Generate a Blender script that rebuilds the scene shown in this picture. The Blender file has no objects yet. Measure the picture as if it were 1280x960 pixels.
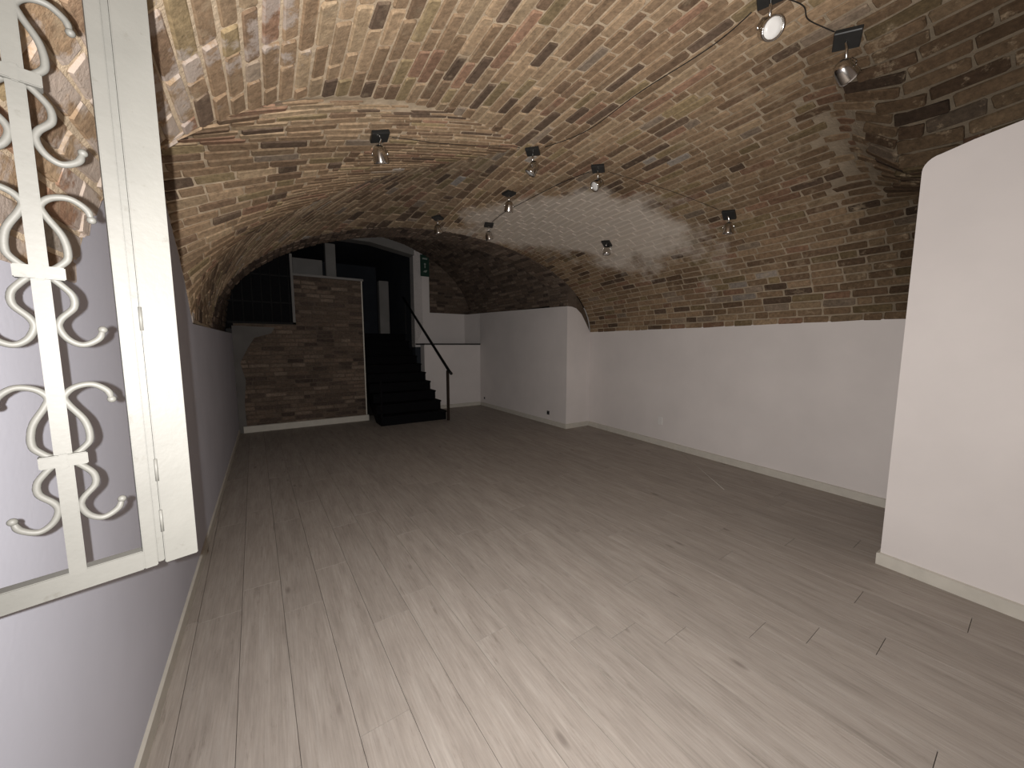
import bpy, bmesh, math, random
import numpy as np
from mathutils import Vector, Matrix

rnd = random.Random(7)
SC = bpy.context.scene
COL = SC.collection
R = math.radians

# ------------------------------------------------------------------ camera, world, light, exposure
H = 1.5                                             # eye height of the phone
_t = R(6.0)
_up = np.array([0, -math.cos(_t), -math.sin(_t)])   # world up seen from the camera (x right, y down, z forward)
_ax = (336 - 640) / 465.0
_Y = np.array([_ax, -(_up[0] * _ax + _up[2]) / _up[1], 1.0]); _Y /= np.linalg.norm(_Y)
_X = np.cross(_Y, _up)
CAM = np.array([_X, _Y, _up])                       # rows: room axes in camera coordinates
cam_d = bpy.data.cameras.new('camera'); cam = bpy.data.objects.new('camera', cam_d); COL.objects.link(cam)
cam_d.sensor_width = 36; cam_d.lens = 36 * 465 / 1280; cam_d.clip_start = 0.02
_m = Matrix.Identity(4)
for r_ in range(3):
    _m[r_][0] = CAM[r_][0]; _m[r_][1] = -CAM[r_][1]; _m[r_][2] = -CAM[r_][2]
_m[2][3] = H
cam.matrix_world = _m
SC.camera = cam

world = bpy.data.worlds.new('dark'); SC.world = world; world.use_nodes = True
world.node_tree.nodes['Background'].inputs[0].default_value = (0.6, 0.7, 1.0, 1)
world.node_tree.nodes['Background'].inputs[1].default_value = 0.0015

# the phone's flash: a few centimetres left of the lens, its beam thrown a little to the right
fl = bpy.data.lights.new('phone_flash', 'AREA'); fl.shape = 'DISK'; fl.size = 0.008
fl.energy = 93; fl.color = (1.0, 0.973, 0.945); fl.spread = math.pi
flash = bpy.data.objects.new('phone_flash', fl); COL.objects.link(flash)
_cx = Vector(CAM[:, 0]); _cz = Vector(CAM[:, 2])
flash.location = Vector((0, 0, H)) - _cx * 0.028 + _cz * 0.004 - Vector((0, 0, 0.0))
_a = R(33.2 + 10); _p = R(-1)
flash.rotation_euler = Vector((math.sin(_a) * math.cos(_p), math.cos(_a) * math.cos(_p), math.sin(_p))).to_track_quat('-Z', 'Y').to_euler()

vs = SC.view_settings
SC.display_settings.display_device = 'sRGB'
vs.view_transform = 'Standard'; vs.look = 'None'; vs.exposure = 0.0; vs.gamma = 1.0; vs.use_curve_mapping = False

# ------------------------------------------------------------------ helpers
def project(P):
    c = CAM.T @ (np.asarray(P, float) - np.array([0, 0, H]))
    if c[2] < 0.05: return None
    return 640 + 465 * c[0] / c[2], 480 + 465 * c[1] / c[2], c[2]

def link(name, me, mat=None, parent=None):
    o = bpy.data.objects.new(name, me); COL.objects.link(o)
    if mat is not None and me is not None: me.materials.append(mat)
    if parent is not None: o.parent = parent
    return o

def tag(o, label, cat, group=None, kind=None):
    o['label'] = label
    if cat: o['category'] = cat
    if group: o['group'] = group
    if kind: o['kind'] = kind
    return o

def struct(o, label=None):
    o['kind'] = 'structure'
    if label: o['label'] = label
    return o

def empty(name, loc, rz=0, rot=None):
    o = bpy.data.objects.new(name, None); COL.objects.link(o); o.location = loc
    o.rotation_euler = rot if rot else (0, 0, rz); o.empty_display_size = 0.1
    return o

def mesh_of(bm, smooth=False):
    me = bpy.data.meshes.new('m')
    bmesh.ops.recalc_face_normals(bm, faces=bm.faces)
    bm.to_mesh(me); bm.free()
    if smooth:
        for p in me.polygons: p.use_smooth = True
    return me

def add_box(bm, c, s, bevel=0.0, rot=None):
    g = bmesh.ops.create_cube(bm, size=1.0)
    vs_ = g['verts']
    bmesh.ops.scale(bm, vec=s, verts=vs_)
    if bevel > 0:
        es = list({e for v in vs_ for e in v.link_edges})
        b = bmesh.ops.bevel(bm, geom=es, offset=bevel, segments=1, affect='EDGES')
        vs_ = list({v for f in b['faces'] for v in f.verts} | {v for v in vs_ if v.is_valid})
    if rot is not None: bmesh.ops.rotate(bm, cent=(0, 0, 0), matrix=rot, verts=vs_)
    bmesh.ops.translate(bm, vec=c, verts=vs_)
    return vs_

def box(lo, hi, bevel=0.0):
    bm = bmesh.new()
    lo, hi = Vector(lo), Vector(hi)
    add_box(bm, (lo + hi) / 2, hi - lo, bevel)
    return mesh_of(bm)

def prism(pts, off):
    """a closed outline of 3D points extruded by off"""
    bm = bmesh.new()
    a = [bm.verts.new(p) for p in pts]; b = [bm.verts.new(Vector(p) + Vector(off)) for p in pts]
    n = len(pts)
    bm.faces.new(a); bm.faces.new(b[::-1])
    for i in range(n): bm.faces.new((a[i], a[(i + 1) % n], b[(i + 1) % n], b[i]))
    bm.normal_update()
    bmesh.ops.triangulate(bm, faces=[f for f in bm.faces if len(f.verts) > 4])
    return mesh_of(bm)

def smooth_path(pts, n=6):
    """Catmull-Rom through pts"""
    P = [Vector(p) for p in pts]; P = [2 * P[0] - P[1]] + P + [2 * P[-1] - P[-2]]
    out = []
    for i in range(1, len(P) - 2):
        p0, p1, p2, p3 = P[i - 1:i + 3]
        for k in range(n):
            t = k / n
            out.append(0.5 * ((2 * p1) + (p2 - p0) * t + (2 * p0 - 5 * p1 + 4 * p2 - p3) * t * t + (3 * p1 - p0 - 3 * p2 + p3) * t ** 3))
    out.append(P[-2])
    return out

def add_tube(bm, path, r, sides=8, flat=1.0):
    rings = []
    up = Vector((0.12, 0.3, 0.94)).normalized()
    n = len(path)
    for i, p in enumerate(path):
        t = (path[min(i + 1, n - 1)] - path[max(i - 1, 0)]).normalized()
        u = t.cross(up)
        if u.length < 1e-3: u = t.cross(Vector((1, 0, 0)))
        u.normalize(); v = t.cross(u)
        rr = r[i] if isinstance(r, (list, tuple)) else r
        rings.append([bm.verts.new(p + (u * math.cos(2 * math.pi * k / sides) + v * math.sin(2 * math.pi * k / sides) * flat) * rr) for k in range(sides)])
    for a, b in zip(rings, rings[1:]):
        for k in range(sides): bm.faces.new((a[k], a[(k + 1) % sides], b[(k + 1) % sides], b[k]))
    bm.faces.new(rings[0][::-1]); bm.faces.new(rings[-1])

def tube(path, r, sides=8):
    bm = bmesh.new(); add_tube(bm, [Vector(p) for p in path], r, sides)
    return mesh_of(bm, True)

def add_lathe(bm, prof, seg=20, mat=None):
    """prof = [(radius, z)], closed at the axis ends"""
    rings = []
    for r_, z in prof:
        rings.append([bm.verts.new((r_ * math.cos(2 * math.pi * k / seg), r_ * math.sin(2 * math.pi * k / seg), z)) for k in range(seg)])
    for a, b in zip(rings, rings[1:]):
        for k in range(seg): bm.faces.new((a[k], a[(k + 1) % seg], b[(k + 1) % seg], b[k]))
    bm.faces.new(rings[0][::-1]); bm.faces.new(rings[-1])
    if mat is not None:
        bmesh.ops.transform(bm, matrix=mat, verts=[v for rg in rings for v in rg])

# ------------------------------------------------------------------ materials
def new_mat(name, color=(0.5, 0.5, 0.5), rough=0.7, metal=0.0, spec=0.3):
    m = bpy.data.materials.new(name); m.use_nodes = True
    b = m.node_tree.nodes['Principled BSDF']
    b.inputs['Base Color'].default_value = (*color, 1); b.inputs['Roughness'].default_value = rough
    b.inputs['Metallic'].default_value = metal; b.inputs['Specular IOR Level'].default_value = spec
    return m, m.node_tree, b

def N(nt, t, **kw):
    n = nt.nodes.new(t)
    for k, v in kw.items(): setattr(n, k, v)
    return n

def noise(nt, vec, scale, detail=4, rough=0.55, dim='3D'):
    n = N(nt, 'ShaderNodeTexNoise'); n.inputs['Scale'].default_value = scale
    n.inputs['Detail'].default_value = detail; n.inputs['Roughness'].default_value = rough
    if vec is not None: nt.links.new(vec, n.inputs['Vector'])
    return n.outputs['Fac']

def ramp(nt, fac, stops):
    n = N(nt, 'ShaderNodeValToRGB'); e = n.color_ramp.elements
    e[0].position, e[0].color = stops[0][0], (*stops[0][1], 1) if len(stops[0][1]) == 3 else stops[0][1]
    e[1].position, e[1].color = stops[-1][0], (*stops[-1][1], 1)
    for p, c in stops[1:-1]:
        x = e.new(p); x.color = (*c, 1)
    nt.links.new(fac, n.inputs['Fac']); return n.outputs['Color']

def gray(a): return (a, a, a)

def mix(nt, fac, a, b, mode='MIX'):
    n = N(nt, 'ShaderNodeMix', data_type='RGBA', blend_type=mode)
    for s, v in ((0, fac), (6, a), (7, b)):
        if isinstance(v, (int, float)): n.inputs[s].default_value = v
        elif isinstance(v, tuple): n.inputs[s].default_value = (*v, 1)
        else: nt.links.new(v, n.inputs[s])
    return n.outputs[2]

def bump(nt, b, height, strength, dist=0.01):
    n = N(nt, 'ShaderNodeBump'); n.inputs['Strength'].default_value = strength; n.inputs['Distance'].default_value = dist
    nt.links.new(height, n.inputs['Height']); nt.links.new(n.outputs['Normal'], b.inputs['Normal'])

def pos(nt): return N(nt, 'ShaderNodeNewGeometry').outputs['Position']

PATCH_C = (3.35, 3.75, 2.95)
def plaster_mask(nt, p, centre=PATCH_C, ang=52, size=(0.62, 1.25, 0.6), amp=-1.5, nscale=2.2, soft=0.35, bias=0.0):
    """where a rag of old plaster still hides the bricks of the vault (a stain of its own, in room coordinates)"""
    mp = N(nt, 'ShaderNodeMapping', vector_type='POINT')
    sub = N(nt, 'ShaderNodeVectorMath', operation='SUBTRACT'); nt.links.new(p, sub.inputs[0]); sub.inputs[1].default_value = centre
    rot = N(nt, 'ShaderNodeVectorRotate', rotation_type='Z_AXIS'); nt.links.new(sub.outputs[0], rot.inputs['Vector']); rot.inputs['Angle'].default_value = R(ang)
    sc = N(nt, 'ShaderNodeVectorMath', operation='MULTIPLY'); nt.links.new(rot.outputs[0], sc.inputs[0]); sc.inputs[1].default_value = size
    ln = N(nt, 'ShaderNodeVectorMath', operation='LENGTH'); nt.links.new(sc.outputs[0], ln.inputs[0])
    n = noise(nt, p, nscale, 6, 0.65)
    ad = N(nt, 'ShaderNodeMath', operation='MULTIPLY_ADD'); nt.links.new(n, ad.inputs[0]); ad.inputs[1].default_value = amp
    bi = N(nt, 'ShaderNodeMath', operation='ADD'); nt.links.new(ln.outputs['Value'], bi.inputs[0]); bi.inputs[1].default_value = bias
    nt.links.new(bi.outputs[0], ad.inputs[2])
    return ramp(nt, ad.outputs[0], [(0.0, gray(1)), (soft, gray(0))])
OLD_C = dict(centre=(-0.3, 1.2, 2.0), ang=0, size=(0.45, 0.35, 0.45), amp=-2.4, nscale=4.5, soft=0.14, bias=1.14)

def brick_mat(name, source, smear=0.5, mort=(0.40, 0.315, 0.215), patch=True, rough=0.93):
    m, nt, b = new_mat(name, rough=rough, spec=0.12)
    p = pos(nt)
    if source == 'object': c = N(nt, 'ShaderNodeObjectInfo').outputs['Color']
    else: c = N(nt, 'ShaderNodeVertexColor', layer_name='Col').outputs['Color']
    mott = ramp(nt, noise(nt, p, 34, 6, 0.7), [(0.28, gray(0.6)), (0.72, gray(1.38))])
    c = mix(nt, 1.0, c, mott, 'MULTIPLY')
    big = ramp(nt, noise(nt, p, 1.3, 3), [(0.3, gray(0.82)), (0.7, gray(1.15))])
    c = mix(nt, 1.0, c, big, 'MULTIPLY')
    lime = ramp(nt, noise(nt, p, 7.5, 8, 0.72), [(0.5 + 0.12 * (1 - smear), gray(0)), (0.74, gray(0.85))])
    c = mix(nt, lime, c, mort)
    if patch:
        pm = plaster_mask(nt, p)
        f = N(nt, 'ShaderNodeMath', operation='MULTIPLY'); nt.links.new(pm, f.inputs[0]); f.inputs[1].default_value = 0.82
        c = mix(nt, f.outputs[0], c, (0.62, 0.55, 0.475))
        o2 = N(nt, 'ShaderNodeMath', operation='MULTIPLY'); nt.links.new(plaster_mask(nt, p, **OLD_C), o2.inputs[0]); o2.inputs[1].default_value = 0.75
        c = mix(nt, o2.outputs[0], c, (0.50, 0.43, 0.38))
    nt.links.new(c, b.inputs['Base Color'])
    bump(nt, b, noise(nt, p, 55, 6, 0.7), 0.7, 0.006)
    return m

def mortar_mat(name, col=(0.68, 0.545, 0.39), patch=True):
    m, nt, b = new_mat(name, rough=0.96, spec=0.08)
    p = pos(nt)
    att = N(nt, 'ShaderNodeVertexColor', layer_name='Col').outputs['Color']
    c = ramp(nt, noise(nt, p, 11, 7, 0.65), [(0.25, tuple(x * 0.66 for x in col)), (0.75, tuple(min(1, x * 1.2) for x in col))])
    c = mix(nt, 1.0, c, att, 'MULTIPLY')
    if patch: c = mix(nt, plaster_mask(nt, p), c, (0.62, 0.555, 0.48))
    nt.links.new(c, b.inputs['Base Color'])
    bump(nt, b, noise(nt, p, 40, 6, 0.7), 0.8, 0.012)
    return m

def wall_mat(name, col, stain=0.06):
    m, nt, b = new_mat(name, rough=0.88, spec=0.15)
    p = pos(nt)
    c = ramp(nt, noise(nt, p, 1.7, 5), [(0.3, tuple(x * (1 - stain) for x in col)), (0.7, tuple(min(1, x * (1 + stain * 0.5)) for x in col))])
    nt.links.new(c, b.inputs['Base Color'])
    bump(nt, b, noise(nt, p, 60, 3, 0.5), 0.10, 0.003)
    return m

def plain(name, col, rough=0.6, metal=0.0, spec=0.3, var=0.12, scale=30, bmp=0.0):
    m, nt, b = new_mat(name, rough=rough, metal=metal, spec=spec)
    p = pos(nt)
    c = ramp(nt, noise(nt, p, scale, 5), [(0.3, tuple(x * (1 - var) for x in col)), (0.7, tuple(min(1, x * (1 + var)) for x in col))])
    nt.links.new(c, b.inputs['Base Color'])
    if bmp: bump(nt, b, noise(nt, p, scale * 2, 4), bmp, 0.003)
    return m

def paint_mat(name, col):
    """old cream paint with grey rubbed spots, for the iron leaf"""
    m, nt, b = new_mat(name, rough=0.55, spec=0.3)
    p = pos(nt)
    c = ramp(nt, noise(nt, p, 9, 6), [(0.3, tuple(x * 0.9 for x in col)), (0.7, tuple(x * 1.06 for x in col))])
    spots = ramp(nt, noise(nt, p, 45, 6, 0.7), [(0.62, gray(0)), (0.76, gray(0.65))])
    c = mix(nt, spots, c, (col[0] * 0.62, col[1] * 0.58, col[2] * 0.52))
    nt.links.new(c, b.inputs['Base Color'])
    bump(nt, b, noise(nt, p, 120, 4), 0.15, 0.002)
    return m

def plank_mat(name):
    m, nt, b = new_mat(name, rough=0.6, spec=0.15)
    p = pos(nt)
    oi = N(nt, 'ShaderNodeObjectInfo')
    off = N(nt, 'ShaderNodeVectorMath', operation='MULTIPLY_ADD')
    cmb = N(nt, 'ShaderNodeCombineXYZ'); nt.links.new(oi.outputs['Random'], cmb.inputs[0]); nt.links.new(oi.outputs['Random'], cmb.inputs[1])
    nt.links.new(cmb.outputs[0], off.inputs[0]); off.inputs[1].default_value = (37, 91, 0); nt.links.new(p, off.inputs[2])
    def st(x, y):
        s = N(nt, 'ShaderNodeVectorMath', operation='MULTIPLY'); nt.links.new(off.outputs[0], s.inputs[0]); s.inputs[1].default_value = (x, y, 1)
        return s.outputs[0]
    base = ramp(nt, noise(nt, st(15, 1.9), 1.0, 6, 0.68), [(0.25, (0.285, 0.248, 0.218)), (0.5, (0.36, 0.318, 0.282)), (0.76, (0.43, 0.388, 0.35))])
    fine = ramp(nt, noise(nt, st(120, 4), 1.0, 4, 0.7), [(0.3, gray(0.84)), (0.7, gray(1.1))])
    c = mix(nt, 1.0, base, fine, 'MULTIPLY')
    streak = ramp(nt, noise(nt, st(30, 3.2), 1.0, 7, 0.78), [(0.56, gray(0)), (0.70, gray(0.55))])
    c = mix(nt, streak, c, (0.15, 0.122, 0.1))
    knot = N(nt, 'ShaderNodeTexVoronoi'); knot.inputs['Scale'].default_value = 1.0; nt.links.new(st(5.5, 1.8), knot.inputs['Vector'])
    kk = ramp(nt, knot.outputs['Distance'], [(0.035, gray(0.6)), (0.1, gray(0))])
    c = mix(nt, kk, c, (0.14, 0.115, 0.1))
    tone = ramp(nt, oi.outputs['Random'], [(0.0, gray(0.95)), (1.0, gray(1.05))])
    c = mix(nt, 1.0, c, tone, 'MULTIPLY')
    nt.links.new(c, b.inputs['Base Color'])
    bump(nt, b, noise(nt, st(90, 3), 1.0, 4), 0.12, 0.002)
    return m

M = dict(
    brick_o=brick_mat('brick_single', 'object'), brick_s=brick_mat('brick_joined', 'attr'),
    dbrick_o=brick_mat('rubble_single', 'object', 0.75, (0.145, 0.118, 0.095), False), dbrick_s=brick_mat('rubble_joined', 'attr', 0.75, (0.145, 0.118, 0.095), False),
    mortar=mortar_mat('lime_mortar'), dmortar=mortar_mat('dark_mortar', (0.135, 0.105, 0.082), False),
    white=wall_mat('white_wall_paint', (0.72, 0.675, 0.655)), left=wall_mat('grey_wall_paint', (0.585, 0.59, 0.665)),
    plaster=wall_mat('grey_plaster', (0.24, 0.23, 0.22), 0.2), skim=wall_mat('thin_grey_skim', (0.16, 0.15, 0.14), 0.25), void=plain('unlit_void', (0.012, 0.012, 0.013), 0.9, spec=0.05),
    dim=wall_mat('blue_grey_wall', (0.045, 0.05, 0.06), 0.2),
    skirt=plain('skirting_paint', (0.56, 0.53, 0.47), 0.6, var=0.06, scale=12),
    plank=plank_mat('grey_oak_laminate'), gap=plain('floor_underlay', (0.07, 0.06, 0.05), 0.9),
    cream=paint_mat('cream_iron_paint', (0.092, 0.089, 0.080)),
    black=plain('black_metal', (0.004, 0.004, 0.005), 0.8, spec=0.1), rail=plain('black_handrail', (0.01, 0.01, 0.011), 0.5),
    rust=plain('brown_post', (0.03, 0.021, 0.017), 0.7, spec=0.1),
    chrome=plain('nickel', (0.62, 0.60, 0.57), 0.18, 1.0, 0.5, var=0.04), canopy=plain('dark_canopy', (0.025, 0.025, 0.024), 0.35),
    lens=plain('white_lens', (0.75, 0.74, 0.72), 0.3, var=0.02), cable=plain('black_cable', (0.02, 0.018, 0.016), 0.6),
    socket=plain('grey_socket', (0.07, 0.07, 0.07), 0.5), plate=plain('white_plate', (0.72, 0.70, 0.68), 0.45, var=0.02),
    green=plain('sign_green', (0.016, 0.05, 0.034), 0.5, var=0.05), signwhite=plain('sign_white', (0.3, 0.34, 0.31), 0.5, var=0.05),
    grate=plain('dark_iron', (0.018, 0.018, 0.018), 0.7, spec=0.1), ledge=plain('dark_ledge', (0.05, 0.047, 0.045), 0.7), floor_line=plain('pale_line', (0.6, 0.57, 0.52), 0.6),
)

# ------------------------------------------------------------------ room geometry
def XL(Y): return -0.455 - 0.006 * Y
def XR(Y): return 4.65 + 0.058 * Y
YA = 4.98                                            # plane of the low arch
def smooth(t): t = np.clip(t, 0, 1); return t * t * (3 - 2 * t)
def crown(Y): return 3.2 - 0.14 * (np.clip(Y - 2.8, 0, 3) / 2.18) ** 2
def vault(th, Y):
    """main barrel vault; th runs from the left springing (0) to the right one (pi)"""
    l, r = XL(Y), XR(Y)
    xc, hw = (l + r) / 2, (r - l) / 2
    X = xc - hw * math.cos(th)
    zs = 1.67 + 0.05 * th / math.pi
    z = zs + (crown(Y) - zs) * math.sin(th)
    if X > 2.2:                                      # lower bay over the near pier
        zn = max(3.2 - 0.535 * ((X - 2.2) / 1.24) ** 2.2, 2.6)
        k = float(smooth((Y - 0.66) / 0.45))
        z = min(z, zn) * (1 - k) + z * k
    return np.array([X, Y, z])
def th_of(X, Y=2.8):
    l, r = XL(Y), XR(Y)
    return math.acos(max(-1, min(1, ((l + r) / 2 - X) / ((r - l) / 2))))
NEAR = [(-0.472, 1.62), (-.3, 1.89), (-.18, 2.02), (.02, 2.13), (.16, 2.17), (.49, 2.30), (.87, 2.43), (1.44, 2.61), (1.93, 2.83)]
FAR = [(-0.472, 3.8), (-.39, 3.98), (-.2, 4.02), (0, 4.0), (.18, 4.0), (.36, 3.97), (.56, 3.85), (.72, 3.73), (1.03, 3.53), (1.45, 3.28), (1.67, 3.1), (1.93, 2.83)]
n_th = [th_of(x) for x, _ in NEAR]; n_y = [y for _, y in NEAR]
f_th = [th_of(x) for x, _ in FAR]; f_y = [y for _, y in FAR]
TH_A = n_th[-1]
def y_near(th): return float(np.interp(th, n_th, n_y))
def y_far(th): return float(np.interp(th, f_th, f_y))

# lunette: wall arch W(u) and groin K(u)
WALL_ARCH = [(1.62, 1.69), (1.66, 1.82), (1.9, 2.0), (2.2, 2.36), (2.75, 2.52), (3.0, 2.45), (3.2, 2.27), (3.4, 2.1), (3.54, 1.95), (3.66, 1.76), (3.74, 1.66)]
def resample(P, n):
    P = np.array(P, float); d = np.r_[0, np.cumsum(np.linalg.norm(np.diff(P, axis=0), axis=1))]
    t = np.linspace(0, d[-1], n)
    return np.array([np.interp(t, d, P[:, k]) for k in range(P.shape[1])]).T
_wl = resample([(y, z) for y, z in WALL_ARCH[:5]], 60); _wr = resample([(y, z) for y, z in WALL_ARCH[4:]], 60)
W_ = np.r_[_wl, _wr[1:]]
_kl = resample([vault(t, y_near(t)) for t in np.linspace(0, TH_A, 80)], 60)
_kr = resample([vault(t, y_far(t)) for t in np.linspace(TH_A, 0, 80)], 60)
K_ = np.r_[_kl, _kr[1:]]
U_ = np.linspace(0, 1, len(W_))
def lunette(u, b):
    w = np.array([np.interp(u, U_, W_[:, 0]), np.interp(u, U_, W_[:, 1])])
    A = np.array([XL(w[0]), w[0], w[1]])
    B = np.array([np.interp(u, U_, K_[:, k]) for k in range(3)])
    P = A * (1 - b) + B * b
    P[2] += 0.055 * math.sin(math.pi * b) * math.sin(math.pi * u)
    return P

def sector(t, b):
    """left part of the vault between the far groin and the low arch, laid on the skew"""
    tc = TH_A * t ** 0.62; ta = TH_A * t ** 1.5
    return_th = ta * (1 - b) + tc * b
    Y = YA * (1 - b) + y_far(tc) * b
    return vault(return_th, Y)

FX = (-0.6, 4.40)
def arch_band(th, Y):
    p = vault(th, YA); return np.array([min(p[0], 4.40), Y, p[2]])
def high_barrel(th, Y):
    xc, hw = (FX[0] + FX[1]) / 2, (FX[1] - FX[0]) / 2
    zs = 1.67 + 0.55 * th / math.pi
    return np.array([xc - hw * math.cos(th), Y, zs + (3.9 - zs) * math.sin(th)])

# ------------------------------------------------------------------ bricks
def rough_brick(k):
    """unit brick: 8-sided outline, three rings, worn arris: 38 triangles"""
    r = random.Random(100 + k)
    out = []
    ch = 0.10
    base = [(-.5, -.5 + ch), (-.5 + ch * .35, -.5), (.5 - ch * .35, -.5), (.5, -.5 + ch), (.5, .5 - ch), (.5 - ch * .35, .5), (-.5 + ch * .35, .5), (-.5, .5 - ch)]
    j = [(r.uniform(-.018, .018), r.uniform(-.05, .05)) for _ in base]
    V = []
    for s, z in ((1.0, 0.0), (1.0, 0.78), (None, 1.0)):
        for (x, y), (dx, dy) in zip(base, j):
            if s is None: V.append(((x + dx) * (1 - .035), (y + dy) * (1 - .13), 1.0 - r.uniform(0, .12)))
            else: V.append((x + dx, y + dy, z))
    F = []
    for q in (0, 8):
        for i in range(8): F.append((q + i, q + (i + 1) % 8, q + 8 + (i + 1) % 8, q + 8 + i))
    F.append(tuple(range(16, 24)))
    return V, F
BRICKS = [rough_brick(k) for k in range(10)]
_bm_cache = {}
def brick_mesh(k, mat):
    key = (k, mat.name)
    if key not in _bm_cache:
        V, F = BRICKS[k]
        me = bpy.data.meshes.new('brick'); me.from_pydata(V, [], F); me.materials.append(mat); me.update()
        _bm_cache[key] = me
    return _bm_cache[key]

PAL = [((0.360, 0.250, 0.158), 6), ((0.396, 0.282, 0.180), 6), ((0.312, 0.214, 0.134), 5), ((0.432, 0.318, 0.204), 3), ((0.246, 0.166, 0.108), 3), ((0.168, 0.118, 0.084), 2), ((0.318, 0.240, 0.138), 2), ((0.336, 0.264, 0.198), 1), ((0.348, 0.214, 0.142), 2)]
_pw = [w for c, w in PAL for _ in range(w)]; _pc = [c for c, w in PAL for _ in range(w)]
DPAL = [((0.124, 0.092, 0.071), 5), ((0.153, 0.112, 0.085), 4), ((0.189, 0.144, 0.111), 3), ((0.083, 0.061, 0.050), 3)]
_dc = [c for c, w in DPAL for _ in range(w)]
def right_darken(v):  # tone factor: darker to the right, most in the near right bay
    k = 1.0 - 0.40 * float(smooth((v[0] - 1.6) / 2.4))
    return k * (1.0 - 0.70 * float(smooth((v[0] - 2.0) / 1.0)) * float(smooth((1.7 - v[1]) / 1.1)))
def brick_col(P, dark=False):
    c = rnd.choice(_dc if dark else _pc); v = rnd.uniform(.82, 1.18)
    k = 1.0
    if not dark:                                     # browner, darker brick towards the right springing and the near right bay
        k = right_darken(P)
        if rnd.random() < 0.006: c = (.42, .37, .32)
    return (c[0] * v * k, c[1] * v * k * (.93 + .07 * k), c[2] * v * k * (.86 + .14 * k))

INTERIOR = np.array([2.2, 2.5, 1.2])
def lay(rec, P, a_edges, b_lo, b_hi, dark=False, lmin=.2, lmax=.3, gap=.014, proud=(.0045, .0095), steps=48, interior=None, minw=.026):
    """lay courses of bricks on the surface P(a, b); a across the courses, b along them"""
    for i in range(len(a_edges) - 1):
        a0, a1 = a_edges[i], a_edges[i + 1]; am = (a0 + a1) / 2
        lo = b_lo(am) if callable(b_lo) else b_lo; hi = b_hi(am) if callable(b_hi) else b_hi
        if abs(hi - lo) < 1e-3: continue
        bs = np.linspace(lo, hi, steps)
        pts = np.array([P(am, b) for b in bs])
        d = np.r_[0, np.cumsum(np.linalg.norm(np.diff(pts, axis=0), axis=1))]
        s = -rnd.uniform(0, .22)
        while s < d[-1] - .05:
            L = rnd.uniform(lmin, lmax)
            if rnd.random() < .16: L *= rnd.uniform(.42, .6)
            e = min(s + L, d[-1]); s0 = max(s, 0)
            if d[-1] - e < .06: e = d[-1]
            if e - s0 > .045:
                q = np.array([[np.interp(x, d, pts[:, k]) for k in range(3)] for x in (s0, e)])
                bc = float(np.interp((s0 + e) / 2, d, bs))
                c = P(am, bc); A = P(a1, bc) - P(a0, bc); T = q[1] - q[0]
                wA = np.linalg.norm(A); T /= np.linalg.norm(T)
                A = A - T * (A @ T); nA = np.linalg.norm(A)
                if nA > 1e-6:
                    A /= nA; w = min(wA, nA) - gap * rnd.uniform(.75, 1.3)
                    if w > .007:
                        Nn = np.cross(T, A); it = INTERIOR if interior is None else interior
                        if Nn @ (it - c) < 0: Nn = -Nn; A = -A
                        h = .03 + rnd.uniform(*proud)
                        ln = (e - s0) - gap * rnd.uniform(.7, 1.3)
                        tw = rnd.uniform(-.02, .02)
                        T2 = T * math.cos(tw) + A * math.sin(tw); A2 = np.cross(Nn, T2)
                        rec.append((c - Nn * .03, T2 * ln, A2 * w, Nn * h, brick_col(c, dark), rnd.randrange(10)))
            s = s + L if e < d[-1] else d[-1]

def emit(rec, parent, mo, ms, limit=300, name='brick'):
    """the largest ones in the picture as single objects, the rest as one joined part"""
    def size(r):
        q = [project(r[0] + sx * r[1] / 2 + sy * r[2] / 2) for sx, sy in ((-1, -1), (1, -1), (1, 1), (-1, 1))]
        if any(x is None for x in q): return 0
        cx, cy = sum(x[0] for x in q) / 4, sum(x[1] for x in q) / 4
        if not (-20 < cx < 1300 and -20 < cy < 980): return 0
        return abs(sum(q[k][0] * q[(k + 1) % 4][1] - q[(k + 1) % 4][0] * q[k][1] for k in range(4))) / 2
    order = sorted(range(len(rec)), key=lambda k: -size(rec[k]))
    for k in order[:limit]:
        c, T, A, Nn, col, v = rec[k]
        o = bpy.data.objects.new(name, brick_mesh(v, mo)); COL.objects.link(o); o.parent = parent
        o.matrix_local = Matrix(((T[0], A[0], Nn[0], c[0]), (T[1], A[1], Nn[1], c[1]), (T[2], A[2], Nn[2], c[2]), (0, 0, 0, 1)))
        o.color = (*col, 1)
    rest = order[limit:]
    if rest:
        V, F, C = [], [], []
        for k in rest:
            c, T, A, Nn, col, v = rec[k]
            bv, bf = BRICKS[v]; n0 = sum(len(x) for x in V)
            X = np.array(bv); V.append(c + X[:, :1] * T + X[:, 1:2] * A + X[:, 2:] * Nn)
            F += [tuple(i + n0 for i in f) for f in bf]; C += [col] * len(bv)
        me = bpy.data.meshes.new('bricks'); me.from_pydata(np.concatenate(V).tolist(), [], F)
        at = me.color_attributes.new('Col', 'FLOAT_COLOR', 'POINT')
        at.data.foreach_set('color', np.c_[np.array(C), np.ones(len(C))].astype(np.float32).ravel())
        o = link('bricks', me, ms, parent); o['kind'] = 'stuff'

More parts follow.
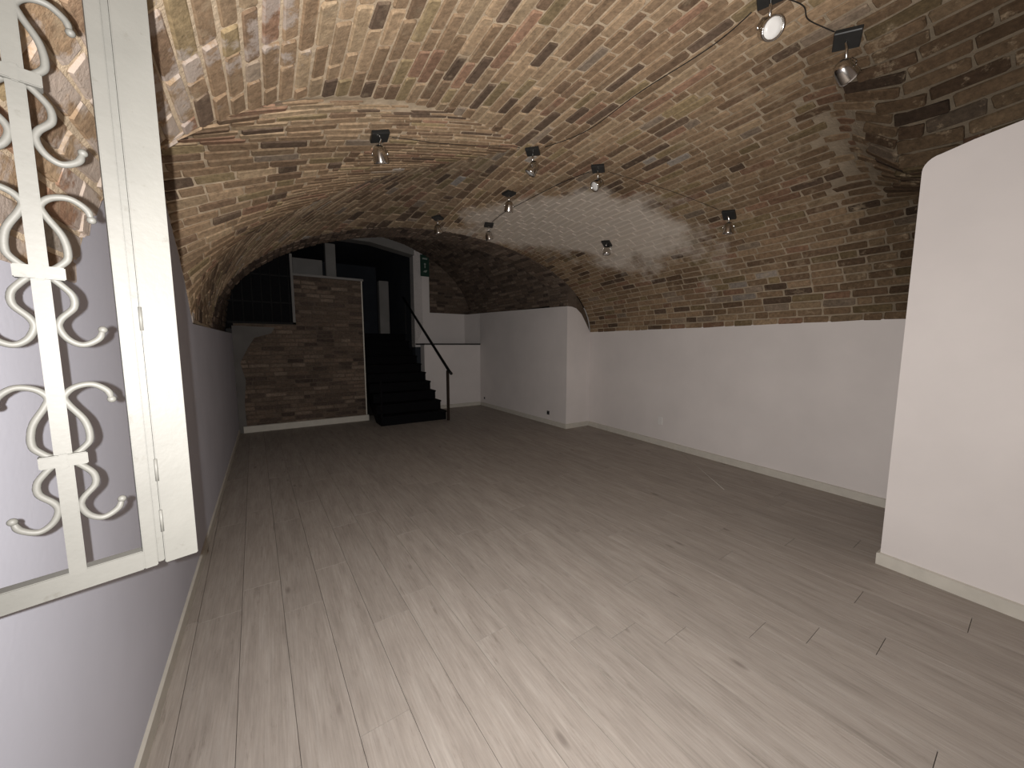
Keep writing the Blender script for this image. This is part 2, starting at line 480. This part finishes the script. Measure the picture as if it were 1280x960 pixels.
def shell(name, P, av, b_lo, b_hi, nb, mat, label, thick=.12, tint=None, parent=None, interior=None):
    """mortar bed under the bricks, with real thickness outwards"""
    it = INTERIOR if interior is None else interior
    G = []
    for a in av:
        lo = b_lo(a) if callable(b_lo) else b_lo; hi = b_hi(a) if callable(b_hi) else b_hi
        G.append([P(a, b) for b in np.linspace(lo, hi, nb)])
    G = np.array(G); na = len(av)
    V = G.reshape(-1, 3); idx = lambda i, j: i * nb + j
    F = [(idx(i, j), idx(i + 1, j), idx(i + 1, j + 1), idx(i, j + 1)) for i in range(na - 1) for j in range(nb - 1)]
    nrm = np.zeros_like(V)
    for f in F:
        n = np.cross(V[f[2]] - V[f[0]], V[f[3]] - V[f[1]])
        for k in f: nrm[k] += n
    ln = np.linalg.norm(nrm, axis=1); ln[ln == 0] = 1; nrm /= ln[:, None]
    flip = np.sum(nrm * (it - V), axis=1) > 0; nrm[flip] *= -1     # outwards
    V = V + nrm * .004; W2 = V + nrm * thick; n0 = len(V)
    F2 = [tuple(k + n0 for k in f[::-1]) for f in F]
    rim = [idx(0, j) for j in range(nb)] + [idx(i, nb - 1) for i in range(1, na)] + [idx(na - 1, j) for j in range(nb - 2, -1, -1)] + [idx(i, 0) for i in range(na - 2, 0, -1)]
    nr = len(rim); r0 = 2 * n0                       # the rim gets its own vertices, so that it does not bend the shading
    VR = np.concatenate([V[rim], W2[rim]])
    FR = [(r0 + k, r0 + (k + 1) % nr, r0 + nr + (k + 1) % nr, r0 + nr + k) for k in range(nr)]
    me = bpy.data.meshes.new(name); me.from_pydata(np.concatenate([V, W2, VR]).tolist(), [], F + F2 + FR); me.update()
    for p in me.polygons: p.use_smooth = len(p.vertices) == 4 and p.index < 2 * len(F)
    at = me.color_attributes.new('Col', 'FLOAT_COLOR', 'POINT')
    allv = np.concatenate([V, V, VR])
    t = np.array([(tint(v) if tint else 1.0) for v in allv])
    at.data.foreach_set('color', np.c_[t, t, t, np.ones(len(t))].astype(np.float32).ravel())
    o = link(name, me, mat, parent); struct(o, label)
    return o


# course lines, equal along the arc
_ths = np.linspace(0, math.pi, 600); _ap = np.array([vault(t, 2.8) for t in _ths]); _ad = np.r_[0, np.cumsum(np.linalg.norm(np.diff(_ap, axis=0), axis=1))]
_nc = int(_ad[-1] / 0.077)
TH_E = np.interp(np.linspace(0, _ad[-1], _nc + 1), _ad, _ths)
_i = int(np.argmin(abs(TH_E - TH_A))); TH_E[_i] = TH_A
Y0 = -1.5
def endA(th): return y_near(th) if th < TH_A - 1e-6 else YA

# main vault
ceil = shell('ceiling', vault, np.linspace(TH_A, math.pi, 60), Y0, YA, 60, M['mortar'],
             'brick barrel vault over the whole room, courses running lengthwise', tint=right_darken)
bed = shell('mortar_bed', vault, np.linspace(0.0, TH_A, 40), Y0, lambda a: y_near(a), 40, M['mortar'], None, tint=right_darken)
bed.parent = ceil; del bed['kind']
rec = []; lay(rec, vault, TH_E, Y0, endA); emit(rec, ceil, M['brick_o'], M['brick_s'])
# lunette on the left
lun = shell('ceiling', lunette, np.linspace(0, 1, 80), 0.0, 1.0, 14, M['mortar'], 'brick lunette cut into the left side of the vault, courses running crosswise')
rec = []
ue = np.linspace(0, 1, 41)
for i in range(40):                                  # courses fan out from the wall: where one grows too wide, two go on
    u0, u1 = ue[i], ue[i + 1]
    wd = lambda b: np.linalg.norm(lunette(u1, b) - lunette(u0, b))
    bb = 1.0
    for b in np.linspace(.2, 1, 30):
        if wd(b) > .115: bb = float(b); break
    lay(rec, lunette, [u0, u1], 0.0, bb, gap=.013, steps=20)
    if bb < .97: lay(rec, lunette, [u0, (u0 + u1) / 2, u1], bb, 1.0, gap=.012, steps=20)
emit(rec, lun, M['brick_o'], M['brick_s'])
# skew-laid sector between lunette and low arch
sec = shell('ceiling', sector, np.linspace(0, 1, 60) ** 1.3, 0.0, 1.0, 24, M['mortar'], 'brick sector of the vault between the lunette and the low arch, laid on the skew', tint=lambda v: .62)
rec = []; lay(rec, sector, np.linspace(0, 1, 42) ** 1.15, 0.0, 1.0, steps=24, lmin=.16, lmax=.26)
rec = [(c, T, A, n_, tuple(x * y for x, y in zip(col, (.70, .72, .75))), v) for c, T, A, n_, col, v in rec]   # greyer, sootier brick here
emit(rec, sec, M['brick_o'], M['brick_s'])
# low arch and the higher barrel behind it
TH_B = math.pi - math.asin((2.10 - 1.72) / (float(crown(YA)) - 1.72))
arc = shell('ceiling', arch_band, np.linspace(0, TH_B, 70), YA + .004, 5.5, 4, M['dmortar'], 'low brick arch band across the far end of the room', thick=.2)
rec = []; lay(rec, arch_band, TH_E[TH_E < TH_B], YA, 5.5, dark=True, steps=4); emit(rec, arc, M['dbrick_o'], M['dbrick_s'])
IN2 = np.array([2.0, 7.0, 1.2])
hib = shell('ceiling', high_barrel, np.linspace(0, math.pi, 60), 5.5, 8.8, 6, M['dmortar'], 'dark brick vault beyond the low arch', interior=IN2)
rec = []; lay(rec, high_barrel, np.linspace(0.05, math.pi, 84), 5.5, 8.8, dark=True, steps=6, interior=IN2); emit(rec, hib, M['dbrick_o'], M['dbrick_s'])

# ------------------------------------------------------------------ walls
def add(name, me, mat, label=None, parent=None):
    o = link(name, me, mat, parent)
    if parent is None: struct(o, label)
    return o
# left wall: plain white, arched under the lunette
wl = [(Y0, 0), (7.9, 0), (7.9, 1.69), (3.74, 1.66)] + [(y, z) for y, z in WALL_ARCH[::-1][1:-1]] + [(1.62, 1.69), (Y0, 1.69)]
add('wall_left', prism([(XL(y), y, z) for y, z in wl], (-.25, 0, 0)), M['left'], 'long grey-white left wall rising into an arch under the lunette')
# right wall between the two piers
add('wall_right', prism([(XR(y), y, z) for y, z in ((.4, 0), (YA + .1, 0), (YA + .1, 1.735), (.4, 1.735))], (.25, 0, 0)), M['white'], 'long low white right wall under the brick vault')
# near pier, top corner rounded
def np_x(y): return 3.44 + 0.10 * (y - .65)
prf = [(Y0, 0), (.65, 0), (.65, 2.56)] + [(.65 - .075 + .075 * math.cos(R(a)), 2.56 + .075 * math.sin(R(a))) for a in (15, 30, 45, 60, 75, 90)] + [(.45, 2.66), (.2, 2.69), (Y0, 2.70)]
add('wall_right_near', prism([(np_x(y), y, z) for y, z in prf], (1.5, 0, 0)), M['white'], 'white pier at the right edge with a rounded top corner')
# far pier and far right wall
fw = [(4.39, YA + .1), (4.385, 8.2), (4.25, 8.82), (5.3, 8.82), (5.3, YA + .1)]
bm = bmesh.new()
lo = [bm.verts.new((x, y, 0)) for x, y in fw]; hi = [bm.verts.new((x, y, 2.17 + .1 * min(1, (y - YA) / 3.2))) for x, y in fw]
bm.faces.new(lo[::-1]); bm.faces.new(hi)
for i in range(5): bm.faces.new((lo[i], lo[(i + 1) % 5], hi[(i + 1) % 5], hi[i]))
bm.normal_update(); bmesh.ops.triangulate(bm, faces=[f for f in bm.faces if len(f.verts) > 4])
wf = add('wall_right_far', mesh_of(bm), M['white'], 'white pier and wall beyond the right wall, under the low arch')
link('pier_front', prism([(x, YA, z) for x, z in ((4.39, 0), (5.3, 0), (5.3, 1.7), (4.94, 1.73), (4.83, 1.9), (4.72, 2.05), (4.6, 2.14), (4.5, 2.165), (4.39, 2.17))], (0, .11, 0)), M['white'], wf)
# brick spandrel above that pier
sp = [(4.43, 2.1), (4.6, 2.05), (4.75, 1.9), (4.9, 1.6), (5.0, 1.6)] + [(p_[0] - .004, p_[2] - .004) for p_ in (vault(th_of(x, YA), YA) for x in (4.938, 4.92, 4.88, 4.82, 4.74, 4.65, 4.55, 4.46, 4.43))]
me = prism([(x, YA + .012, z) for x, z in sp], (0, .5, 0)); at = me.color_attributes.new('Col', 'FLOAT_COLOR', 'POINT')
for d_ in at.data: d_.color = (.11, .082, .06, 1)
add('wall_arch_right', me, M['dbrick_s'], 'dark brick spandrel over the far white pier')

def brick_wall(name, lo, hi, Y, label, holes=(), course=.074, lm=(.19, .32), parent=None):
    """a brick face in the plane Y, seen from -Y"""
    pts = [(lo[0], Y, lo[1]), (hi[0], Y, lo[1]), (hi[0], Y, hi[1])]
    if holes:
        hx, hz = holes
        pts = [(lo[0], Y, lo[1]), (hi[0], Y, lo[1]), (hi[0], Y, hi[1]), (hx, Y, hi[1]), (hx, Y, hz), (lo[0], Y, hz)]
    else: pts.append((lo[0], Y, hi[1]))
    me = prism(pts, (0, .3, 0)); at = me.color_attributes.new('Col', 'FLOAT_COLOR', 'POINT')
    for d_ in at.data: d_.color = (1, 1, 1, 1)
    o = add(name, me, M['dmortar'], label)
    ne = max(2, int(round((hi[1] - lo[1]) / course)))
    edges = np.linspace(lo[1], hi[1], ne + 1)
    rec = []
    for i in range(ne):
        zm = (edges[i] + edges[i + 1]) / 2
        x0 = lo[0] if not holes or zm < holes[1] else holes[0]
        lay(rec, lambda a, b: np.array([b, Y, a]), edges[i:i + 2], x0, hi[0], dark=True, steps=3, interior=np.array([1.5, 0, 1.5]), lmin=lm[0], lmax=lm[1], proud=(.003, .016))
    return o, rec
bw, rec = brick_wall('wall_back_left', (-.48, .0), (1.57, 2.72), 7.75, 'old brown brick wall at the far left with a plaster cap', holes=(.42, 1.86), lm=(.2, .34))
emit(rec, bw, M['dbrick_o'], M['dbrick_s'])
link('cap', box((.42, 7.72, 2.72), (1.6, 8.05, 2.76), .005), M['plaster'], bw)
link('corner_strip', box((1.555, 7.735, .0), (1.575, 7.76, 2.72)), M['skirt'], bw)
# grey plaster skim left on the brick wall next to the left wall
bm = bmesh.new()
ol = [(-.5, .0), (-.39, .0), (-.40, .5), (-.36, .9), (-.42, 1.2), (-.3, 1.45), (-.2, 1.62), (.05, 1.7), (.1, 1.8), (-.5, 1.82)]
link('plaster_skim', prism([(x, 7.728, z) for x, z in ol], (0, .03, 0)), M['skim'], bw)

# low white wall behind the stairs, its ledge and the recessed wall above
add('wall_back', box((2.956, 8.2, 0), (4.39, 8.45, 1.5)), M['white'], 'low white wall to the right of the stairs under the dark ledge')
add('trim_1', box((2.956, 8.17, 1.5), (4.385, 8.8, 1.535), .004), M['ledge'], 'dark ledge on top of the low white wall')
wu = [(2.95, 1.45), (4.4, 1.45), (4.4, 2.28), (3.33, 2.28), (3.33, 3.95), (2.95, 3.95)]
add('wall_back_upper', prism([(x, 8.8, z) for x, z in wu], (0, .25, 0)), M['white'], 'recessed white wall and upright white strip above the ledge')
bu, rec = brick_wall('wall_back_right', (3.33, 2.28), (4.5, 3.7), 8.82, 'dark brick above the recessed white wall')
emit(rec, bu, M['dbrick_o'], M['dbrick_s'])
# stairwell beyond
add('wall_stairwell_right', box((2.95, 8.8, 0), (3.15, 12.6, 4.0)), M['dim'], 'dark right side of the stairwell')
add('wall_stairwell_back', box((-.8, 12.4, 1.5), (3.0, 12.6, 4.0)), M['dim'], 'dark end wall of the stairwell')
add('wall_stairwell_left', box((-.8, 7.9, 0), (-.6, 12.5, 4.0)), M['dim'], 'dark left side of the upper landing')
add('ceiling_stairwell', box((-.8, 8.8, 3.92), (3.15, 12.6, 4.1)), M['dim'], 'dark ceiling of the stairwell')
add('trim_2', prism([(x, 8.75, z) for x, z in ((-.6, 3.98), (-.6, 3.72), (1.2, 3.74), (2.0, 3.74), (2.96, 3.58), (2.96, 3.98))], (0, .3, 0)), M['plaster'], 'grey plaster lintel over the stairwell mouth')
add('floor_landing', box((-.7, 9.85, 1.62), (3.0, 12.5, 1.78)), M['ledge'], 'dark upper landing at the head of the stairs')
add('floor_shelf', box((-.6, 8.05, 1.62), (1.6, 9.85, 1.78)), M['ledge'], 'dark floor behind the brick wall')
add('wall_landing', box((.48, 8.6, 1.78), (1.0, 8.72, 3.2)), M['plaster'], 'grey low wall showing above the brick wall')
add('trim_3', box((1.06, 8.55, 1.78), (1.25, 8.75, 3.55), .01), M['plaster'], 'narrow grey pillar above the brick wall')
add('trim_4', box((2.42, 9.9, 1.78), (2.66, 10.1, 3.12), .01), M['plaster'], 'narrow white pillar at the head of the stairs')
# behind the camera
add('wall_near', box((-.7, Y0 - .2, 0), (3.6, Y0, 3.3)), M['white'], 'wall behind the photographer')

# baseboards
def skirting(name, pts, h, t, side, label):
    """pts = floor line; side = direction the board stands out"""
    bm = bmesh.new()
    for (a, b) in zip(pts, pts[1:]):
        A, B = Vector((*a, 0)), Vector((*b, 0)); d = (B - A).normalized(); n = Vector((-d.y, d.x, 0)) * side * t
        q = [A, B, B + n, A + n]
        lo = [bm.verts.new(p) for p in q]; hi = [bm.verts.new(p + Vector((0, 0, h if i < 2 else h - .006))) for i, p in enumerate(q)]
        bm.faces.new(lo[::-1]); bm.faces.new(hi)
        for i in range(4): bm.faces.new((lo[i], lo[(i + 1) % 4], hi[(i + 1) % 4], hi[i]))
    return add(name, mesh_of(bm), M['skirt'], label)
skirting('baseboard_left', [(XL(Y0), Y0), (XL(7.7), 7.7)], .075, .012, -1, 'pale skirting board along the left wall')
skirting('baseboard_right', [(XR(.66), .66), (XR(YA - .02), YA - .02)], .085, .016, 1, 'pale skirting board along the right wall')
skirting('baseboard_pier', [(np_x(Y0), Y0), (np_x(.65), .65)], .085, .016, 1, 'pale skirting board at the foot of the near white pier')
skirting('baseboard_pier', [(np_x(.65) - .016, .65), (np_x(.65) + 1.2, .65)], .085, .016, 1, 'pale skirting board on the hidden end of the near pier')
skirting('baseboard_right_far', [(4.39, YA), (4.386, 8.18)], .085, .014, 1, 'pale skirting board along the far right wall')
skirting('baseboard_return', [(4.376, YA), (XR(YA) - .02, YA)], .085, .014, -1, 'short skirting board on the front of the far pier')
skirting('baseboard_back', [(3.0, 8.2), (4.37, 8.2)], .085, .014, -1, 'pale skirting board under the low white wall')
skirting('baseboard_brick', [(-.44, 7.735), (1.60, 7.735)], .115, .03, -1, 'white skirting board at the foot of the brick wall')

# ------------------------------------------------------------------ floor
floor = add('floor', box((-.7, Y0 - .1, -.12), (5.3, 12.5, -.011)), M['gap'], 'floor of pale grey wood planks')
pb = bmesh.new(); add_box(pb, (0, 0, -.006), (1, 1, .012))
pm = mesh_of(pb); pm.materials.append(M['plank'])
PW = .196; ang = R(1.6)
row = 0; x = -.62
while x < 5.15:
    y = Y0 - rnd.uniform(0, 1.25)
    while y < 8.2:
        L = 1.285
        a, b = max(y, Y0), min(y + L, 8.2)
        if b - a > .03:
            cx0, cy0 = x + PW / 2, (a + b) / 2
            xr = cx0 - math.tan(ang) * (cy0 - 3); 
            w = PW - .0022
            l_, r_ = xr - w / 2, xr + w / 2
            l_ = max(l_, XL(cy0) - .03)
            lim = XR(cy0) + .04
            if cy0 > 5.7: lim = 4.41
            if cy0 < .1: lim = 3.5
            r_ = min(r_, lim)
            if r_ - l_ > .02:
                o = bpy.data.objects.new('plank', pm); COL.objects.link(o); o.parent = floor
                o.location = ((l_ + r_) / 2, cy0, rnd.uniform(-.0006, 0)); o.rotation_euler = (0, 0, ang)
                o.scale = (r_ - l_, (b - a) - .0022, 1)
        y += L
    x += PW
link('floor_line', tube([(4.80, 3.03, .0008), (4.3, 2.42, .0008), (3.89, 1.93, .0008)], .0016, 6), M['floor_line'], floor)  # thin pale line across the planks by the right wall

# ------------------------------------------------------------------ iron leaf in the foreground
SR = Vector((-.1234, .8103, 0))
LD = Vector((-math.sin(R(73)), -math.cos(R(73)), 0))         # from the free edge towards the wall
leaf = empty('window_grille', (SR.x + LD.x * .27, SR.y + LD.y * .27, 1.142))
tag(leaf, 'cream painted wrought-iron window grille with scrolls, standing open at the left', 'grille')
LN = Vector((LD.y, -LD.x, 0))
if LN.y > 0: LN = -LN                                         # towards the camera
def lp(s, z, d=0.0):
    """leaf coordinates: s from the free edge, z height, d towards the camera"""
    return SR + LD * s + LN * d + Vector((0, 0, z)) - leaf.location
def leaf_box(bm, s0, s1, z0, z1, d0, d1):
    q = [lp(s, z, d) for d in (d0, d1) for s, z in ((s0, z0), (s1, z0), (s1, z1), (s0, z1))]
    v = [bm.verts.new(p) for p in q]
    fs = [bm.faces.new([v[i] for i in f]) for f in ((0, 1, 2, 3), (7, 6, 5, 4), (0, 4, 5, 1), (1, 5, 6, 2), (2, 6, 7, 3), (3, 7, 4, 0))]
    es = list({e for f in fs for e in f.edges})
    bmesh.ops.bevel(bm, geom=es, offset=.0012, segments=2, affect='EDGES')
def leaf_part(name, *boxes, parent=leaf):
    bm = bmesh.new()
    for b_ in boxes: leaf_box(bm, *b_)
    return link(name, mesh_of(bm), M['cream'], parent)
ZB, ZT = 1.142, 2.045
leaf_part('stile', (0, .0415, ZB, ZT, -.022, .0))
leaf_part('stop_strip', (.0415, .0500, ZB + .002, ZT, -.022, -.007))
leaf_part('inner_stile', (.0500, .0660, ZB, ZT, -.022, -.001))
leaf_part('stile', (.228, .270, ZB, ZT, -.022, .0))
leaf_part('inner_stile', (.212, .228, ZB, ZT, -.022, -.001))
leaf_part('bottom_rail', (.066, .212, ZB, ZB + .031, -.022, -.001))
leaf_part('top_rail', (.066, .212, ZT - .02, ZT, -.022, -.001))
BS = .1335
leaf_part('bar', (BS - .0085, BS + .0085, ZB + .026, ZT - .012, -.0150, .0030))
for zh in (1.30, 1.54, 1.215):
    bm = bmesh.new(); add_tube(bm, [lp(.0415, zh - .018, .0005), lp(.0415, zh + .018, .0005)], .0022, 8)
    link('hinge_knuckle', mesh_of(bm, True), M['cream'], leaf)
for zh in (1.25, 1.55):
    leaf_part('wall_hinge', (.27, .36, zh, zh + .03, -.016, -.008))
UR = [(.0085, .004), (.0185, .0125), (.0266, .026), (.0237, .0524), (.0106, .0776), (.0075, .0898), (.0177, .1015), (.0345, .1048), (.0487, .0945), (.0525, .081)]
LR = [(.0085, -.004), (.0185, -.0150), (.0264, -.0275), (.0262, -.0435), (.0138, -.0596), (.0108, -.072), (.0177, -.0878), (.031, -.0955), (.0462, -.087), (.0515, -.0735)]
for zc in (1.3385, 1.5955, 1.84):
    leaf_part('clamp', (BS - .0225, BS + .0225, zc - .008, zc + .009, -.012, .0075), (BS - .004, BS + .004, zc - .010, zc + .011, .006, .0095))
    for sgn in (1, -1):
        for prof in (UR, LR):
            k = .97 if sgn < 0 else 1.0
            pth = smooth_path([lp(BS - sgn * s * k, zc + z, -.003) for s, z in prof], 6)
            n = len(pth)
            bm = bmesh.new(); add_tube(bm, pth, [.0042 if i < n - 5 else .0042 - .0004 * (i - n + 5) for i in range(n)], 10)
            e = pth[-1]; bmesh.ops.create_uvsphere(bm, u_segments=10, v_segments=7, radius=.0052, matrix=Matrix.Translation(e))
            link('scroll', mesh_of(bm, True), M['cream'], leaf)

# ------------------------------------------------------------------ ceiling spot lamps
from mathutils.bvhtree import BVHTree
_V, _F = [], []
for o in (ceil, bed, lun, sec, arc):
    n0 = len(_V); _V += [v.co.copy() for v in o.data.vertices]; _F += [tuple(i + n0 for i in p.vertices) for p in o.data.polygons]
BV = BVHTree.FromPolygons(_V, _F)
def up_to_vault(x, y):
    h = BV.ray_cast(Vector((x, y, 1.45)), Vector((0, 0, 1)))
    return (h[0], h[1] if h[1].z < 0 else -h[1]) if h[0] is not None else (Vector((x, y, 3.0)), Vector((0, 0, -1)))

def spot_lamp(x, y, aim, drop, label, rz=0.0):
    p, n = up_to_vault(x, y)
    p = p + n * .012
    root = empty('spot_lamp', p)
    tag(root, label, 'spotlight', 'spot lamps on the brick vault')
    q = (-n).to_track_quat('Z', 'Y').to_matrix().to_4x4() @ Matrix.Rotation(rz, 4, 'Z')
    bm = bmesh.new(); add_box(bm, (0, 0, -.008), (.118, .118, .026), .004); bmesh.ops.transform(bm, matrix=q, verts=bm.verts)
    link('canopy', mesh_of(bm), M['canopy'], root)
    j = Vector((0, 0, -drop))
    bm = bmesh.new(); add_tube(bm, [n * .012, n * .03, Vector((0, 0, -.05)), j + Vector((0, 0, .05))], .0065, 8)
    link('stem', mesh_of(bm, True), M['chrome'], root)
    a = Vector(aim).normalized(); side = a.cross(Vector((0, 0, 1)))
    if side.length < .05: side = Vector((1, 0, 0))
    side.normalize()
    bm = bmesh.new()
    for s in (-1, 1):
        add_tube(bm, [j + Vector((0, 0, .052)), j + side * s * .03 + Vector((0, 0, .048)), j + side * s * .052 + Vector((0, 0, .02)), j + side * s * .052], .0045, 6)
    link('yoke', mesh_of(bm, True), M['chrome'], root)
    mt = Matrix.Translation(j) @ a.to_track_quat('Z', 'Y').to_matrix().to_4x4()
    bm = bmesh.new()
    add_lathe(bm, [(.006, -.062), (.022, -.058), (.036, -.044), (.044, -.02), (.047, .01), (.050, .036), (.050, .048), (.043, .050), (.041, .044), (.036, .040)], 22, mt)
    head = link('head', mesh_of(bm, True), M['chrome'], root)
    bm = bmesh.new(); add_lathe(bm, [(.001, .0445), (.020, .0450), (.0395, .0435), (.0395, .038)][::-1], 22, mt)
    link('lens', mesh_of(bm, True), M['lens'], head)
    return root
LAMPS = [
 (0.70, 2.72, (.25, .35, -.9), .13, 'spot lamp on a black square plate in the lunette, leftmost and alone', 0.2),
 (2.03, 2.79, (-.4, .35, -.85), .15, 'spot lamp where the lunette groin reaches the crown of the vault', 0.9),
 (2.70, 2.66, (-.75, .1, -.5), .15, 'spot lamp just above the pale plaster patch, cable running up to it', 0.7),
 (2.32, 3.63, (.1, .4, -.9), .15, 'spot lamp on the near left rim of the plaster patch, with cable below it', 0.5),
 (1.86, 4.57, (.25, .1, -.95), .15, 'small far spot lamp above the low arch, left of the plaster patch', 0.2),
 (2.55, 4.49, (.3, .1, -.9), .15, 'small far spot lamp above the low arch at the end of the black cable', 0.2),
 (3.86, 3.61, (-.1, -.1, -1), .10, 'spot lamp low in the middle of the pale plaster patch', 0.3),
 (3.93, 2.06, (.1, .1, -1), .14, 'spot lamp low on the right flank of the vault above the right wall', 0.3),
 (2.69, .84, (.75, -.25, -.6), .17, 'large near spot lamp on a dark plate turned away to the right', 0.8),
 (2.13, .98, (-.5, -.62, -.55), .16, 'nearest spot lamp with its round white lens facing the viewer', 0.4),
]
for l in LAMPS: spot_lamp(*l)

def wire(pts, label, r=.0035):
    pp = []
    P = smooth_path([(x, y, 0) for x, y in pts], 12)
    P = [p for p in P if (p - P[0]).length > .085 and (p - P[-1]).length > .085]   # from canopy edge to canopy edge
    for p in P:
        h, n = up_to_vault(p.x, p.y); pp.append(h + n * .020)
    o = link('cable', tube(pp, r, 6), M['cable']); tag(o, label, 'cable', 'cables clipped to the vault')
L_ = [(l[0], l[1]) for l in LAMPS]
wire([L_[0], (1.24, 2.8), L_[1]], 'thin cable from the lunette spot lamp to the lamp at the groin', .0025)
wire([L_[1], (2.20, 2.33), (2.18, 1.78), (2.2, 1.3), L_[9]], 'black cable along the crown to the nearest spot lamp', .003)
wire([L_[5], (2.53, 4.09), (2.57, 3.7), (2.6, 3.37), (2.63, 3.06), L_[2]], 'black cable along the rim of the plaster patch')
wire([L_[2], (3.03, 2.55), (3.55, 2.29), L_[7]], 'thin cable from the crown down to the lamp on the right flank', .0022)
wire([L_[9], (2.32, .92), (2.45, .93), L_[8]], 'curved cable between the two nearest spot lamps', .003)

# ------------------------------------------------------------------ stairs
SX0, SX1, SY, RI, TR, NS = 1.66, 2.95, 6.98, .178, .285, 10
st = empty('staircase', ((SX0 + SX1) / 2, SY, 0)); tag(st, 'black metal staircase with one handrail climbing into the dark beside the brick wall', 'staircase')
def sp_(x, y, z): return Vector((x, y, z)) - st.location
for i in range(NS):
    y0 = SY + i * TR; z1 = (i + 1) * RI
    link('tread', box(sp_(SX0, y0 - .02, z1 - .03), sp_(SX1, y0 + TR + .005, z1), .004), M['black'], st)
    link('riser', box(sp_(SX0 + .01, y0, i * RI), sp_(SX1 - .01, y0 + .012, z1 - .03)), M['black'], st)
for x0 in (SX0, SX1 - .025):
    pts = []
    for i in range(NS): pts += [(SY + i * TR + .015, i * RI), (SY + i * TR + .015, (i + 1) * RI - .03)]
    pts += [(SY + NS * TR, NS * RI - .03), (SY + NS * TR, (NS - 2) * RI - .05), (SY + 1.4 * TR, 0)]
    link('stringer', prism([sp_(x0, y, z) for y, z in pts], (.02, 0, 0)), M['black'], st)
hr0 = (SX1 - .02, 6.78, 1.0); hr1 = (SX1 - .02, 9.6, 2.70)
bm = bmesh.new(); add_tube(bm, [sp_(hr0[0], hr0[1] - .12, hr0[2] - .055), sp_(*hr0), sp_(*hr1)], .028, 10); link('handrail', mesh_of(bm, True), M['rail'], st)
bm = bmesh.new(); add_box(bm, sp_(SX1 - .02, 6.84, .5), (.045, .045, 1.0), .004); link('newel_post', mesh_of(bm), M['rust'], st)
bm = bmesh.new(); add_box(bm, sp_(SX1 - .02, 9.45, 2.2), (.04, .04, .86), .004); link('newel_post', mesh_of(bm), M['rail'], st)
bm = bmesh.new(); add_box(bm, sp_(SX0 + .02, 7.0, .43), (.035, .035, .86), .004); link('newel_post', mesh_of(bm), M['black'], st)

# ------------------------------------------------------------------ window grate at the far left
gr = empty('window_grate', (-.08, 7.72, 1.86)); tag(gr, 'dark barred window grate above the left part of the brick wall', 'grate')
def gp(x, y, z): return Vector((x, y, z)) - gr.location
link('frame', box(gp(-.55, 7.70, 1.86), gp(.43, 7.75, 1.895)), M['grate'], gr)
o = link('frame', box(gp(.385, 7.70, 1.86), gp(.425, 7.75, 3.08)), M['plaster'], gr)
for i in range(7):
    link('bar', tube([gp(-.46 + i * .135, 7.73, 1.87), gp(-.46 + i * .135, 7.73, 3.08)], .012, 6), M['grate'], gr)
for z in (2.22, 2.68): link('cross_bar', box(gp(-.55, 7.722, z), gp(.40, 7.738, z + .022)), M['grate'], gr)
add('grate_dark_sheet', box((-.6, 7.98, 1.8), (.44, 8.02, 3.6)), M['void'], 'dark shut window behind the barred grate')  # black sheet: darkness of the opening behind the bars, put in as colour

# ------------------------------------------------------------------ sign, sockets, plate
sg = empty('emergency_sign', (3.235, 8.79, 3.13)); tag(sg, 'tall green emergency sign with white marks on the upright white strip', 'sign')
link('panel', box((-.115, -.012, 0), (.1, .008, .50), .002), M['green'], sg)
bm = bmesh.new(); add_box(bm, (-.005, -.0135, .41), (.12, .004, .035)); link('white_bar', mesh_of(bm), M['signwhite'], sg)
bm = bmesh.new(); add_lathe(bm, [(.024, -.002), (.024, .002)], 14, Matrix.Translation((-.005, -.0135, .285)) @ Matrix.Rotation(R(90), 4, 'X')); add_box(bm, (-.005, -.0135, .225), (.026, .004, .06)); link('white_figure', mesh_of(bm), M['signwhite'], sg)
bm = bmesh.new()
v = [bm.verts.new(p) for p in ((-.055, -.0145, .10), (.02, -.0145, .09), (.055, -.0145, .15), (-.02, -.0145, .135))]; bm.faces.new(v)
r_ = bmesh.ops.extrude_face_region(bm, geom=bm.faces[:]); bmesh.ops.translate(bm, vec=(0, .004, 0), verts=[x for x in r_['geom'] if isinstance(x, bmesh.types.BMVert)])
link('white_arrow', mesh_of(bm), M['signwhite'], sg)

def socket(name, p, label, r=.035):
    o = empty(name, p); tag(o, label, 'socket')
    bm = bmesh.new(); add_box(bm, (-.005, 0, 0), (.010, r * 2, r * 2.1), .002); link('plate', mesh_of(bm), M['socket'], o)
    bm = bmesh.new(); add_lathe(bm, [(r * .62, 0), (r * .62, .004), (r * .5, .005), (r * .45, .002)], 16, Matrix.Translation((-.008, 0, 0)) @ Matrix.Rotation(R(-90), 4, 'Y')); link('outlet', mesh_of(bm, True), M['black'], o)
socket('wall_socket', (4.388, 5.48, .217), 'small dark wall socket low on the far white pier')
socket('wall_socket', (4.384, 7.98, .2), 'tiny dark socket in the far corner beside the low white wall', .022)
cp = link('cover_plate', box((-.008, -.035, -.06), (0, .035, .06), .002), M['plate']); cp.location = (XR(3.38), 3.38, .375)
tag(cp, 'blank white cover plate low on the long right wall', 'plate')
